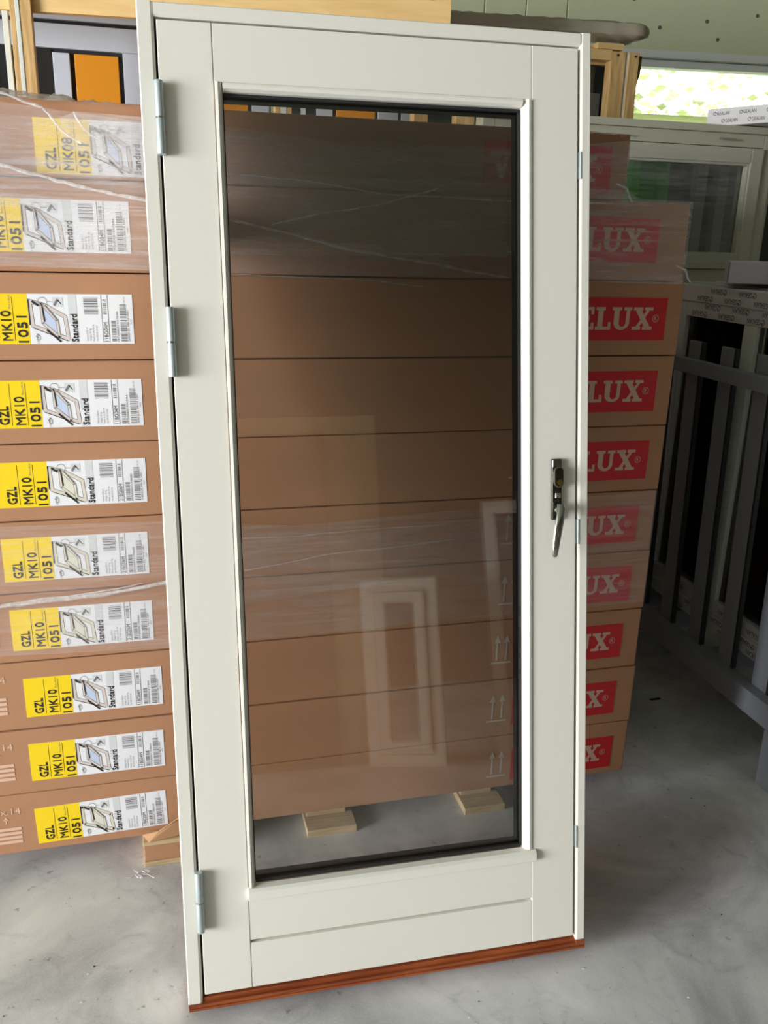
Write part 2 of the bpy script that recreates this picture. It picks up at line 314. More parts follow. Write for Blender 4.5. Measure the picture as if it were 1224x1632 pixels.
# ------------------------------------------------------------------ label artwork (u 0..1, v 0..1 over 0.315 x 0.103 m)
LW, LH = 0.315, 0.103
def label_mesh(glass_tint, code, num, size='MK10'):
    pr = MB(); t1, t2 = -0.0009, -0.0012
    P = lambda u, v, y=t1: (u * LW, y, v * LH)
    def rect(u0, u1, v0, v1, m, y=t1): pr.poly([P(u0, v0, y), P(u1, v0, y), P(u1, v1, y), P(u0, v1, y)], m)
    def txt(t, u0, u1, v0, v1, m=INK, y=t2): put_text(pr, t, lambda s, tt: P(u1 - (u1 - u0) * tt, v0 + (v1 - v0) * s, y), m)
    for du, dv, dy_ in ((0, 0, 0), (.0035, .004, -.00005), (-.003, .003, -.0001)):
        txt('GZL', .062 + du, .122 + du, .08 + dv, .47 + dv, INK, t2 + dy_); txt(size, .165 + du, .225 + du, .07 + dv, .66 + dv, INK, t2 + dy_); txt('1051', .262 + du, .322 + du, .03 + dv, .56 + dv, INK, t2 + dy_); txt('Standard', .597 + du * .8, .638 + du * .8, .045 + dv, .60 + dv, INK, t2 + dy_)
    rect(.139, .1425, .06, .94, INK); rect(.240, .2435, .06, .94, INK)
    txt('78 cm x 160 cm', .216, .229, .70, .97, GREYINK)
    # roof window drawing, in the artwork's own pixel grid
    def cu(x, y): 
        bt = 1000 - .05 * x; tp = 650 - .03 * x
        return ((x + 38) / 1143.0, (bt - y) / (bt - tp))
    def pl(pts, m, y=t1): pr.poly([P(*cu(*p), y) for p in pts], m)
    def stroke(pts, wd, m, y=t1):
        for a, b in zip(pts[:-1], pts[1:]):
            dx, dy = b[0] - a[0], b[1] - a[1]; l = math.hypot(dx, dy); nx, ny = -dy / l * wd / 2, dx / l * wd / 2; ex, ey = dx / l * wd * .2, dy / l * wd * .2
            pl([(a[0] + nx - ex, a[1] + ny - ey), (b[0] + nx + ex, b[1] + ny + ey), (b[0] - nx + ex, b[1] - ny + ey), (a[0] - nx - ex, a[1] - ny - ey)], m, y)
    fc = PINKINK if glass_tint is BLUEINK else CREAMINK
    of = [(362, 690), (372, 858), (620, 935), (606, 785), (470, 715)]
    stroke(of + [of[0]], 30, GREYINK, -0.0008); stroke(of + [of[0]], 23, fc, -0.0010)
    sa = [(440, 700), (445, 835), (555, 925), (545, 810)]
    pl([(452, 715), (455, 830), (545, 900), (538, 815)], glass_tint, -0.0011)
    stroke(sa + [sa[0]], 22, GREYINK, -0.00115); stroke(sa + [sa[0]], 15, fc, -0.0013)
    stroke([(447, 708), (458, 822)], 12, INK, -0.0014); stroke([(470, 880), (562, 955)], 13, INK, -0.0014); stroke([(352, 676), (352, 850)], 8, INK, -0.0014); stroke([(372, 870), (612, 948)], 5, INK, -0.0014)
    stroke([(380, 690), (420, 715)], 16, INK, -0.0014)
    stroke([(472, 715), (540, 800)], 7, GREYINK, -0.0014)
    ci = [(452 + 33 * math.cos(a * .5236), 690 + 31 * math.sin(a * .5236)) for a in range(13)]
    stroke(ci, 3, GREYINK, -0.0015); stroke([(485, 688), (525, 688)], 3, GREYINK, -0.0015)
    pl([(525, 655), (597, 655), (597, 720), (525, 720)], PALEINK, -0.0010); stroke([(536, 708), (562, 672)], 18, GREYINK, -0.0012); stroke([(560, 672), (585, 700)], 6, INK, -0.0013)
    stroke([(392, 950), (392, 930), (385, 928), (403, 908), (416, 926), (414, 950), (392, 950)], 3.5, GREYINK, -0.0012)
    txt('15-90°', .375, .388, .02, .22, GREYINK)
    rect(.588, .640, .42, .99, PALEINK); rect(.588, .640, .01, .10, PALEINK)
    def bars(u0, u1, v0, v1, seed, m=GREYINK):
        rr = random.Random(seed); v = v0
        while v < v1:
            b = rr.choice((.008, .012, .020, .026)); rect(u0, u1, v, min(v + b, v1), m); v += b + rr.choice((.008, .012, .018))
    bars(.685, .775, .60, .94, 3); 
    for k, t in enumerate(('Volume 0,26 m³', 'Weight 45 kg', 'Made in the EU by', 'the VELUX Group')): txt(t, .690 + k * .021, .703 + k * .021, .06, .06 + (.28, .25, .34, .31)[k], GREYINK)
    rect(.797, .8005, .03, .99, GREYINK); rect(.838, .8415, .03, .99, GREYINK)
    txt(code, .806, .832, .05, .44); bars(.808, .830, .60, .90, 5)
    bars(.855, .885, .05, .48, 7); txt('(97)' + num, .890, .905, .04, .66, INK); bars(.915, .957, .05, .80, 9); txt('(240)GZL ' + size + ' 1051', .960, .974, .05, .68, INK)
    txt('9609', .980, .988, .40, .50, GREYINK); txt('00-01-07-96', .942, .949, .72, .95, GREYINK)
    return pr.mesh('label_print', INK)
ART = {'b': label_mesh(BLUEINK, '11BG04M', '00601327044'), 'c': label_mesh(BEIGEINK, '21BG06M', '00601170682'), 'k': label_mesh(BLUEINK, '11BG02M', '00601322704', 'MK08'), 'e': label_mesh(BEIGEINK, '17BG20M', '00601180529')}
PAPER = MB().box(0, LW, -0.0006, 0, 0, LH).mesh('shipping_label', LABEL)
YEL = MB().box(0, LW * .335, -0.00075, -0.0006, 0, LH).mesh('yellow_field', YELLOW)

# slab-serif letters on a 1.0 high grid
def letters_mesh():
    lt = MB(); y = -0.0012; S = 0.0545; z0 = 0.0255; cnt = [0]
    def q(pts, x0, ty=y):
        cnt[0] += 1; ty = y - .00002 * (cnt[0] % 9); lt.poly([((x0 + a) * S, ty, z0 + b * S) for a, b in pts])
    def r(x0, a0, a1, b0, b1, ty=y): q([(a0, b0), (a1, b0), (a1, b1), (a0, b1)], x0, ty)
    # V
    X = 0.30; q([(.12, .9), (.40, .9), (.62, 0), (.44, 0)], X); q([(.66, .9), (.86, .9), (.62, 0), (.46, 0)], X, y - .0001); r(X, .02, .48, .86, 1); r(X, .58, .96, .86, 1)
    # E
    X = 1.32; r(X, .10, .36, 0, 1); r(X, 0, .82, .86, 1); r(X, 0, .84, 0, .14); r(X, .3, .6, .43, .57); r(X, .68, .82, .68, .9); r(X, .70, .84, .1, .32); r(X, .52, .62, .36, .64)
    # L
    X = 2.24; r(X, .10, .36, 0, 1); r(X, 0, .46, .86, 1); r(X, 0, .76, 0, .14); r(X, .62, .76, .1, .34)
    # U
    X = 3.04; r(X, .10, .36, .3, 1); r(X, .70, .88, .3, 1); r(X, 0, .46, .86, 1); r(X, .58, .98, .86, 1)
    n = 12; o = []; i = []
    for k in range(n + 1):
        a = math.pi * k / n; o.append((.49 - .39 * math.cos(a), .32 - .33 * math.sin(a))); i.append((.53 - .17 * math.cos(a), .32 - .19 * math.sin(a)))
    for k in range(n): q([o[k], o[k + 1], i[k + 1], i[k]], X)
    # X
    X = 4.08; q([(.10, .9), (.40, .9), (.92, .1), (.62, .1)], X); q([(.70, .9), (.86, .9), (.34, .1), (.16, .1)], X, y - .0001)
    r(X, .02, .50, .86, 1); r(X, .58, 1.0, .86, 1); r(X, 0, .44, 0, .14); r(X, .52, 1.02, 0, .14)
    # registered sign
    cx, cz, R0, R1 = 5.24, .50, .165, .14
    for k in range(20):
        a, b = 2 * math.pi * k / 20, 2 * math.pi * (k + 1) / 20
        q([(cx + R0 * math.cos(a), cz + R0 * math.sin(a)), (cx + R0 * math.cos(b), cz + R0 * math.sin(b)), (cx + R1 * math.cos(b), cz + R1 * math.sin(b)), (cx + R1 * math.cos(a), cz + R1 * math.sin(a))], 0)
    put_text(lt, 'R', lambda s, t: ((cx - .07 + .14 * s) * S, y, z0 + (cz - .09 + .18 * t) * S), None)
    return lt.mesh('lettering', REDLET)
LETTERS = letters_mesh()
REDP = MB().box(0, LW, -0.0007, 0, 0, 0.103).mesh('red_panel', RED)
def arrows_mesh():
    a = MB(); y = -0.0006
    a.poly([(0, y, 0), (.058, y, 0), (.058, y, .005), (0, y, .005)])
    for x in (.016, .043):
        a.poly([(x - .0025, y, .010), (x + .0025, y, .010), (x + .0025, y, .070), (x - .0025, y, .070)])
        a.poly([(x - .009, y, .062), (x + .009, y, .062), (x, y, .084)])
    return a.mesh('up_arrow_print', GREYPRINT)
ARROWS = arrows_mesh()
def max_mesh():
    a = MB(); y = -0.0006
    put_text(a, 'Max.14', lambda s, t: (s * .078, y, .092 + t * .017), None)
    for k in range(4): a.poly([(.01, y, .008 + k * .0125), (.076, y, .008 + k * .0125), (.076, y, .016 + k * .0125), (.01, y, .016 + k * .0125)])
    a.poly([(.041, y, .066), (.044, y, .066), (.044, y, .080), (.041, y, .080)]); a.poly([(.036, y, .076), (.049, y, .076), (.0425, y, .086)])
    return a.mesh('stacking_mark_print', LIGHTPRINT)
MAXP = max_mesh()

# ------------------------------------------------------------------ the stack of ten cartons
ZB = [1.813, 1.667, 1.484, 1.303, 1.123, 0.947, 0.775, 0.603, 0.425, 0.249, 0.079]
FY = 1.969
arts = 'kbbbcccbbe'
where = ['topmost and shorter brown carton of the tall stack, mid-size code MK08 on its yellow label', 'second carton from the top of the stack, under the short one, wholly under cloudy film',
 'third carton from the top of the stack, just below the film-wrapped upper part', 'fourth carton from the top of the stack, beside the middle hinge',
 'fifth carton from the top of the stack, level with the door handle plate', 'sixth carton from the top of the stack, top one under the lower film band',
 'seventh carton from the top, crossed by the lower band of film', 'third carton from the bottom of the stack, bare below the film band',
 'second carton from the bottom of the stack, with pale 14 print at its left', 'bottom carton of the stack, resting on wooden blocks, torn at its lower edge']
lx = [-0.214, -0.357, -0.361, -0.352, -0.354, -0.359, -0.358, -0.345, -0.349, -0.350]
lz = [1.675, 1.524, 1.338, 1.159, 0.980, 0.805, 0.633, 0.457, 0.283, 0.099]
vx = [0.728, 0.875, 0.920, 0.915, 0.918, 0.910, 0.913, 0.905, 0.903, 0.914]
vz = [1.680, 1.527, 1.342, 1.162, 0.980, 0.803, 0.632, 0.459, 0.281, 0.100]
RX = [1.087, 1.268, 1.277, 1.274, 1.276, 1.272, 1.276, 1.273, 1.275, 1.274]
for k in range(10):
    z1, z0 = ZB[k] - 0.0012, ZB[k + 1] + 0.0012; x1 = RX[k]; x0 = -0.38 if k == 0 else -0.53
    dy = random.uniform(-.003, .003) if k not in (0, 9) else 0
    t = thing('carton', where[k], 'carton', (0, FY + dy, z0), group='cartons in the tall stack')
    h = z1 - z0; c = MB(); c.box(x0, x1, 0, 0.84, 0, h)
    # closing flaps as thin raised lids along top and bottom edges at the right end
    me = c.build('carton_body', CARD, t, bevel=0.0035, seg=2)
    fp = MB(); fp.box(x1, x1 + 0.003, 0.01, 0.83, 0.004, h * 0.48).box(x1, x1 + 0.003, 0.01, 0.83, h * 0.5, h - 0.004); fp.build('end_flap', CARD2, t)
    lb = link('shipping_label', PAPER, t); lb.location = (lx[k], -0.0002, lz[k] - z0); 
    if k == 9: lb.rotation_euler = (0, R(-1.4), 0)
    for nm, mh in (('yellow_field', YEL), ('label_print', ART[arts[k]])): link(nm, mh, lb)
    lb['label'] = 'white and yellow shipping label with black print'
    if k == 9:
        a_ = bpy.data.objects['label_print'] if False else None
    rp = link('red_panel', REDP, t); rp.location = (vx[k], -0.0002, vz[k] - z0); rp['label'] = 'red printed panel with pale slab-serif lettering'
    link('lettering', LETTERS, rp)
    if k > 0:
        ar = link('up_arrow_print', ARROWS, t); ar.location = (vx[k] - 0.074, -0.0002, vz[k] - z0 + 0.016)
        mp_ = link('stacking_mark_print', MAXP, t); mp_.location = (-0.462, -0.0002, vz[k] - z0 + 0.002)
# torn flap and block under the bottom carton
cr = MB(); cr.poly([(-0.10, 1.952, 0.094), (-0.06, 1.945, 0.104), (-0.005, 1.948, 0.135), (0.03, 1.958, 0.150), (0.06, 1.958, 0.085), (-0.085, 1.938, 0.080)])
tf = cr.build('torn_flap', CARD2); sm = tf.modifiers.new('thick', 'SOLIDIFY'); sm.thickness = 0.003
tag(tf, 'torn piece of light cardboard hanging over the left wooden block', 'cardboard scrap')
def foot(x0, x1, label, kind):
    t = thing('pallet_block', label, 'wooden block', ((x0 + x1) / 2, FY, 0), group='wooden blocks under the carton stack'); h = (x1 - x0) / 2
    if kind == 0:
        MB().box(-h, h, -0.002, 0.80, 0, 0.022).build('lower_board', PINED, t, bevel=0.002)
        MB().box(-h + 0.006, h - 0.02, 0.058, 0.78, 0.0224, 0.0785).build('upper_board', PINED, t, bevel=0.003)
    else:
        MB().box(-h, h, -0.024, 0.78, 0, 0.014).build('lower_board', PINED, t, bevel=0.002)
        MB().box(-h + .001, h, -0.021, 0.76, 0.0145, 0.066).build('cardboard_sleeve', CARD, t, bevel=0.003)
        MB().box(-h, h, -0.028, 0.78, 0.0665, 0.0785).build('upper_board', PINED, t, bevel=0.002)
foot(-0.100, 0.07, 'light wooden block at the left under the carton stack, half hidden by the door frame', 1)
foot(0.330, 0.468, 'wooden block in the middle under the carton stack, seen through the glass', 0)
foot(0.784, 0.906, 'wooden block at the right under the carton stack, seen through the glass', 0)

# ------------------------------------------------------------------ stretch film
def sheet(name, x0, x1, zlo, zhi, nx, nz, y, amp, m, wrapx=None, seed=0):
    rr = random.Random(seed); s = MB(); ph = [rr.uniform(0, 6.28) for _ in range(8)]
    def W(x, z): return amp * (math.sin(3 * x + 38 * z + ph[0]) * .5 + math.sin(-5 * x + 71 * z + ph[1]) * .35 + math.sin(11 * x + 120 * z + ph[2]) * .25 + math.sin(21 * x + 17 * z + ph[3]) * .2)
    i0 = len(s.v)
    for j in range(nz + 1):
        for i in range(nx + 1):
            x = x0 + (x1 - x0) * i / nx; a, b = zlo(x), zhi(x); z = a + (b - a) * j / nz
            s.v.append((x, y - abs(W(x, z)), z))
    for j in range(nz):
        for i in range(nx):
            a = i0 + j * (nx + 1) + i; s.f.append((a, a + 1, a + nx + 2, a + nx + 1)); s.m.append(0)
    if wrapx is not None:   # round the right end
        o = len(s.v)
        for j in range(nz + 1):
            a, b = zlo(x1), zhi(x1); z = a + (b - a) * j / nz
            s.v.append((wrapx, y + 0.02, z)); s.v.append((wrapx, y + 0.85, z))
        for j in range(nz):
            a = i0 + j * (nx + 1) + nx; b = o + 2 * j; s.f.append((a, b, b + 2, a + nx + 1)); s.m.append(0); s.f.append((b, b + 1, b + 3, b + 2)); s.m.append(0)
    return s.mesh(name, m, smooth=True)
lin = lambda *p: (lambda x: (p[0][1] if x <= p[0][0] else p[-1][1] if x >= p[-1][0] else next(a[1] + (b[1] - a[1]) * (x - a[0]) / (b[0] - a[0]) for a, b in zip(p[:-1], p[1:]) if a[0] <= x <= b[0])))
wrap = thing('stretch_wrap', 'clear wrinkled stretch film around the three uppermost cartons', 'stretch film', (0, 0, 1.48), group=None)
def kid(name, me, par, off=(0, 0, 0)):
    o = link(name, me, par); o.location = off; return o
off = (0, 0, -1.48)
kid('film_layer', sheet('film_layer', -0.37, 1.085, lin((-.4, 1.672), (1.1, 1.672)), lin((-.4, 1.815), (-.25, 1.80), (-.03, 1.781), (.2, 1.778), (.45, 1.755), (.9, 1.775), (1.1, 1.80)), 90, 26, FY - 0.006, 0.004, FILM, 1.094, 1), wrap, off)
kid('film_layer', sheet('film_layer', -0.53, 1.262, lin((-.6, 1.50), (0.1, 1.49), (1.3, 1.478)), lin((-.6, 1.70), (1.09, 1.69), (1.12, 1.672), (1.3, 1.671)), 100, 26, FY - 0.009, 0.003, FILM, 1.28, 2), wrap, off)
kid('film_layer', sheet('film_layer', -0.53, 1.0, lin((-.6, 1.60), (0.0, 1.60), (.3, 1.57), (1.0, 1.68)), lin((-.6, 1.79), (.0, 1.77), (1.0, 1.76)), 80, 20, FY - 0.017, 0.004, FILML, None, 3), wrap, off)
def cord(pts, r, name='film_cord', par=wrap, o_=off, m=CORD):
    P = []
    for a, b in zip(pts[:-1], pts[1:]):
        for k in range(4): t = k / 4; P.append((a[0] + (b[0] - a[0]) * t + random.uniform(-.001, .001), FY - 0.022 + random.uniform(-.002, .001), a[1] + (b[1] - a[1]) * t + random.uniform(-.0012, .0012)))
    P.append((pts[-1][0], FY - 0.018, pts[-1][1]))
    rr = [r * random.uniform(.65, 1.2) for _ in P]; rr[0] *= .5; rr[-1] *= .4
    kid(name, MB().tube(P, rr, 6).mesh(name, m, smooth=True), par, o_)
cord([(-.50, 1.745), (-.36, 1.71), (-.277, 1.687), (-.21, 1.669), (-.141, 1.654), (-.076, 1.641), (-.016, 1.633), (.14, 1.604), (.299, 1.57), (.423, 1.543), (.582, 1.521), (.717, 1.499), (.80, 1.489)], 0.0036)
cord([(-.35, 1.825), (-.258, 1.815), (-.221, 1.801), (-.191, 1.793), (-.177, 1.778), (-.162, 1.757), (-.143, 1.741), (-.120, 1.732)], 0.0026)
cord([(-.135, 1.790), (-.121, 1.762), (-.104, 1.748), (-.080, 1.739)], 0.0024)
cord([(.245, 1.59), (.367, 1.617), (.478, 1.636), (.562, 1.659), (.619, 1.677)], 0.0020)
cord([(.152, 1.487), (.23, 1.484), (.34, 1.482), (.481, 1.478), (.629, 1.462)], 0.0016)
cord([(.12, 1.69), (.30, 1.682), (.5, 1.66), (.8, 1.655), (1.05, 1.66)], 0.0018)
# crumpled film over the top edge
def crumple(x0, x1, zf, y0, y1, seed, amp, nx, ny, name):
    rr = random.Random(seed); s = MB(); g = {}
    for j in range(ny + 1):
        for i in range(nx + 1):
            x = x0 + (x1 - x0) * i / nx; t = j / ny; y = y0 + (y1 - y0) * t
            z = zf(x) * math.sin(min(1, t * 1.6) * math.pi / 2) * (1 - .3 * t) + rr.uniform(-1, 1) * amp * (0.15 if j == 0 else 1)
            s.v.append((x + rr.uniform(-1, 1) * amp * .6, y + rr.uniform(-1, 1) * amp * .6, z))
    for j in range(ny):
        for i in range(nx):
            a = j * (nx + 1) + i; s.f.append((a, a + 1, a + nx + 2, a + nx + 1)); s.m.append(0)
    return s.mesh(name, FILMC, smooth=True)
kid('crumpled_film', crumple(-0.50, 0.0, lin((-.5, .046), (-.2, .036), (-.1, .022), (0, .006)), FY - .02, FY + .30, 5, .007, 34, 9, 'crumpled_film'), wrap, (0, 0, 1.807 - 1.48))
kid('crumpled_film', crumple(0.88, 1.10, lin((.88, .040), (.97, .040), (1.0, .026), (1.06, .012), (1.1, .004)), FY - .02, FY + .40, 6, .006, 30, 16, 'crumpled_film'), wrap, (0, 0, 1.807 - 1.48))
cs = sheet('crumpled_film', -0.16, 0.02, lin((-.2, 1.735), (-.08, 1.70), (.05, 1.71)), lin((-.2, 1.76), (-.13, 1.79), (.05, 1.785)), 36, 16, FY - .021, 0.006, FILM, None, 9)
kid('crumpled_film', cs, wrap, off)
# tails on the corners
for (cx, cz) in ((1.09, 1.668), (1.272, 1.488)):
    pts = [(cx - .035, FY - .015, cz + .035), (cx - .012, FY - .022, cz + .025), (cx - .002, FY - .02, cz + .006), (cx + .012, FY - .012, cz - .004)]
    kid('film_cord', MB().tube(pts, [.002, .003, .003, .0015], 6).mesh('film_cord', CORD, smooth=True), wrap, off)
low = thing('stretch_wrap', 'band of stretch film around the sixth and seventh cartons, crossed by a white fold', 'stretch film', (0, 0, 0.6)); off2 = (0, 0, -0.6)
kid('film_layer', sheet('film_layer', -0.53, 1.268, lin((-.6, .635), (0, .612), (1.3, .628)), lin((-.6, .945), (0, .935), (.3, .905), (1.3, .950)), 100, 40, FY - .007, .003, FILMM, 1.283, 11), low, off2)
kid('film_layer', sheet('film_layer', .05, 1.0, lin((0, .70), (1.0, .78)), lin((0, .895), (1.0, .90)), 60, 20, FY - .014, .003, FILML, None, 12), low, off2)
cord([(-.50, .748), (-.371, .757), (-.278, .762), (-.169, .768), (-.08, .778), (0.02, .792)], 0.0050, 'film_cord', low, off2, CORD)
cord([(-.371, .762), (-.278, .768), (-.169, .774), (-.06, .788)], 0.0022, 'film_cord', low, off2)
cord([(.13, .80), (.265, .816), (.372, .832), (.497, .838), (.70, .85)], 0.0022, 'film_cord', low, off2, FILM)
cord([(.13, .885), (.31, .884), (.433, .889), (.70, .892)], 0.0015, 'film_cord', low, off2, FILM)

# ------------------------------------------------------------------ the door unit (local x = across, y = into depth, z = up the door)
a_, b_, c_ = -0.0335, -0.1921, -0.0060
RM = (Matrix.Rotation(a_, 4, 'Z') @ Matrix.Rotation(b_, 4, 'X') @ Matrix.Rotation(c_, 4, 'Y'))
DM = Matrix.Translation((-0.0066, 1.4536, 0.0195)) @ RM
D = thing('glazed_door', 'white framed glass door with chrome handle leaning on the carton stack', 'door', matrix=DM)
W_, H_ = 0.890, 1.986; DEP = 0.105
def jambprof(x0, x1, inner):  # (x,y) section with a rounded inner front arris
    r = 0.005
    if inner == 'r': return [(x0 + .002, 0), (x1 - r, 0), (x1 - r * .3, r * .3), (x1, r), (x1, DEP), (x0, DEP), (x0, .002)]
    return [(x0 + r, 0), (x1 - .002, 0), (x1, .002), (x1, DEP), (x0, DEP), (x0, r), (x0 + r * .3, r * .3)]
MB().prism(jambprof(0, 0.030, 'r'), 0.017, H_, None, 'z').build('jamb', WHITE, D)
MB().prism(jambprof(0.867, W_, 'l'), 0.022, H_, None, 'z').build('jamb', WHITE, D)
MB().prism([(0, 1.966), (.005, 1.961), (DEP, 1.961), (DEP, H_), (.002, H_), (0, H_ - .002)], 0.0302, 0.8668).build('head_rail', WHITE, D)
th = MB(); th.prism([(-.004, .003), (-.004, .007), (-.0005, .0085), (-.004, .010), (-.004, .0165), (.004, .0169), (.004, .0255), (.030, .031), (.104, .031), (.104, .0), (0, 0)], 0.0302, 0.8668)
th.prism([(-.004, .003), (-.004, .007), (-.0005, .0085), (-.004, .010), (-.004, .0168), (.104, .0168), (.104, 0), (0, 0)], 0.001, 0.0302).prism([(-.004, .003), (-.004, .007), (-.0005, .0085), (-.004, .010), (-.004, .0218), (.104, .0218), (.104, 0), (0, 0)], 0.8668, 0.889)
tag(th.build('threshold', MAHOG, D, bevel=.0006, seg=1), 'reddish brown wooden threshold')
# rebate behind the gap, dark seal
rb = MB(); rb.box(.0302, .042, .030, .055, .033, 1.961).box(.852, .8668, .030, .055, .033, 1.961).box(.0302, .8668, .030, .055, 1.950, 1.961)
rb.build('seal', RUBBER, D)
LY = 0.001; LD = 0.062      # leaf front and back
lo, li, ri, ro = 0.0345, 0.1335, 0.7615, 0.8620
MB().box(lo, li - .0006, LY, LD, .0335, 1.956).build('stile', WHITE, D, bevel=.0016)
MB().box(ri + .0006, ro, LY, LD, .0335, 1.956).build('stile', WHITE, D, bevel=.0016)
MB().box(li, ri, LY + .0006, LD, 1.853, 1.956).build('top_rail', WHITE, D, bevel=.0012)
MB().box(li, ri, LY + .0006, LD, .0335, .1335).build('bottom_rail', WHITE, D, bevel=.0012)
bpn = MB(); bpn.prism([(LY + .0006, .1405), (LY + .0006, .232), (LY + .012, .240), (LD, .240), (LD, .134), (LY + .010, .134), (LY + .006, .1375)], li, ri)
bpn.build('bottom_panel', WHITE, D)
# glazing beads (moulded)
def bead(x0, x1, out):  # vertical, sloping into the glass
    s = 1 if out == 'l' else -1; a, b = (x0, x1) if s == 1 else (x1, x0)
    return [(a, LY + .004), (a + s * .001, LY - .003), (a + s * .006, LY - .004), (a + s * .011, LY - .001), (b - s * .001, LY + .006), (b, LY + .018), (a, LY + .018)]
MB().prism(bead(.1342, .1492, 'l'), .2575, 1.8525, None, 'z').build('glazing_bead', WHITE, D, smooth=False)
MB().prism(bead(.7425, .7610, 'r'), .2575, 1.8525, None, 'z').build('glazing_bead', WHITE, D)
MB().prism([(LY + .004, 1.8525), (LY - .003, 1.8515), (LY - .004, 1.847), (LY - .001, 1.842), (LY + .006, 1.838), (LY + .018, 1.837), (LY + .018, 1.8525)], .1493, .7424).build('glazing_bead', WHITE, D)
MB().prism([(LY + .010, .2600), (LY - .004, .2560), (LY - .010, .2500), (LY - .0105, .2330), (LY - .006, .2315), (LY + .0004, .2335), (LY + .010, .2405)], .1325, .7700).build('drip_moulding', WHITE, D, bevel=.0008, seg=1)
gk = MB(); gy0, gy1 = LY + .012, LY + .030
gk.box(.1495, .1508, gy0, gy1, .262, 1.836).box(.7385, .7423, gy0, gy1, .262, 1.836).box(.1508, .7385, gy0, gy1, 1.8315, 1.8365).box(.1508, .7385, gy0, gy1, .2605, .2670)
gk.build('gasket', RUBBER, D)
sp = MB(); sp.box(.1495, .1515, gy1, gy1 + .020, .262, 1.836).box(.7370, .7423, gy1, gy1 + .020, .262, 1.836).box(.1515, .737, gy1, gy1 + .020, 1.830, 1.8365).box(.1515, .737, gy1, gy1 + .020, .262, .2665)
sp.build('spacer_frame', GAPM, D)
inr = MB(); inr.box(.1493, .1500, gy1, gy1 + .03, .2605, 1.8365).box(.7408, .7427, gy1, gy1 + .03, .2605, 1.8365); inr.build('pane_edge', SPACER, D)
for yy in (LY + .020, LY + .044):
    MB().box(.1520, .7405, yy, yy + .004, .263, 1.835).build('glass_pane', GLASS, D)
# hinges
for zc in (1.781, 1.376, 0.2455):
    hp = MB(); hp.tube([(.0335, -.0085, zc + .0015), (.0335, -.0085, zc + .065)], .0080, 20)
    hg_ = hp.build('hinge', ZINC, D, bevel=.001, smooth=True); 
    MB().tube([(.0335, -.0085, zc - .065), (.0335, -.0085, zc - .0015)], .0080, 20).build('hinge_knuckle', ZINC, hg_, bevel=.001, smooth=True)
    MB().tube([(.0335, -.0085, zc - .0015), (.0335, -.0085, zc + .0015)], .0066, 16).build('hinge_washer', CHROME, hg_, smooth=True)
    MB().box(.0312, .0338, -.006, .030, zc - .062, zc + .062).build('hinge_leaf', ZINC, hg_)
# handle: plate, oval lock with cylinder, lever
hb = MB().box(.8035, .8260, LY - .010, LY - .0002, .998, 1.1285).build('handle', CHROMED, D, bevel=.003, seg=3, smooth=True)
hb['label'] = 'chrome espagnolette handle with key lock'
MB().box(.8050, .8245, LY - .0108, LY - .0102, 1.112, 1.1265).build('top_plate', CHROME, hb, bevel=.0002, seg=1)
def oval(x, z0, z1, r, y0, y1, n=12):
    pr = [(x + r * math.cos(a), z1 - r + r * math.sin(a)) for a in [math.pi * k / n for k in range(n + 1)]] + [(x + r * math.cos(a), z0 + r + r * math.sin(a)) for a in [math.pi + math.pi * k / n for k in range(n + 1)]]
    s = MB(); i = len(pr); s.v = [(a, y0, b) for a, b in pr] + [(a, y1, b) for a, b in pr]
    s.f = [tuple(range(i)), tuple(range(i, 2 * i))[::-1]] + [(k, i + k, i + (k + 1) % i, (k + 1) % i) for k in range(i)]; s.m = [0] * len(s.f); return s
oval(.8165, 1.068, 1.1125, .0105, LY - .017, LY - .0103).build('lock_housing', CHROME, hb, bevel=.0012, smooth=True)
oval(.8168, 1.071, 1.1100, .0080, LY - .0176, LY - .0171).build('lock_face', CHROMED, hb)
MB().tube([(.8170, LY - .0178, 1.0795), (.8170, LY - .0215, 1.0795)], .0062, 20).build('key_cylinder', BRASS, hb, smooth=True)
MB().box(.8162, .8178, LY - .0219, LY - .0213, 1.0755, 1.0835).build('key_slot', RUBBER, hb)
MB().tube([(.8160, LY - .0105, 1.120), (.8160, LY - .0118, 1.120)], .0032, 12).build('screw', CHROME, hb)
MB().box(.8110, .8225, LY - .0118, LY - .0103, 1.046, 1.056).build('maker_mark_plate', CHROME, hb, bevel=.0004, seg=1)
MB().tube([(.8160, LY - .009, 1.020), (.8160, LY - .030, 1.020)], .0090, 20).build('spindle_boss', CHROME, hb, bevel=.001, smooth=True)
def lever():
    s = MB(); path = [(.8180, -.022, 1.034, .0080, .0060), (.8165, -.028, 1.024, .0100, .0065), (.8120, -.033, 1.005, .0100, .0056), (.8070, -.036, .985, .0094, .0048), (.8035, -.037, .965, .0086, .0044), (.8010, -.037, .945, .0076, .0040), (.7995, -.036, .928, .0062, .0034), (.7992, -.0355, .9235, .0040, .0020)]
    n = 14
    for x, y, z, rx, ry in path:
        for k in range(n):
            a = 2 * math.pi * k / n; s.v.append((x + rx * math.cos(a), y + ry * math.sin(a), z))
    for j in range(len(path) - 1):
        for k in range(n): s.f.append((j * n + k, j * n + (k + 1) % n, (j + 1) * n + (k + 1) % n, (j + 1) * n + k)); s.m.append(0)
    s.f.append(tuple(range(n))); s.m.append(0); s.f.append(tuple((len(path) - 1) * n + k for k in range(n))[::-1]); s.m.append(0)
    return s
lever().build('lever', CHROME, hb, smooth=True)
for za, zb in ((1.703, 1.757), (.942, .996), (.246, .298)):
    sk = MB(); sk.box(.8635, .8668, .004, .028, za, zb).box(.8665, .8700, -.0012, .004, za, zb)
    sk.build('strike_plate', ZINC, D, bevel=.0006, seg=1)
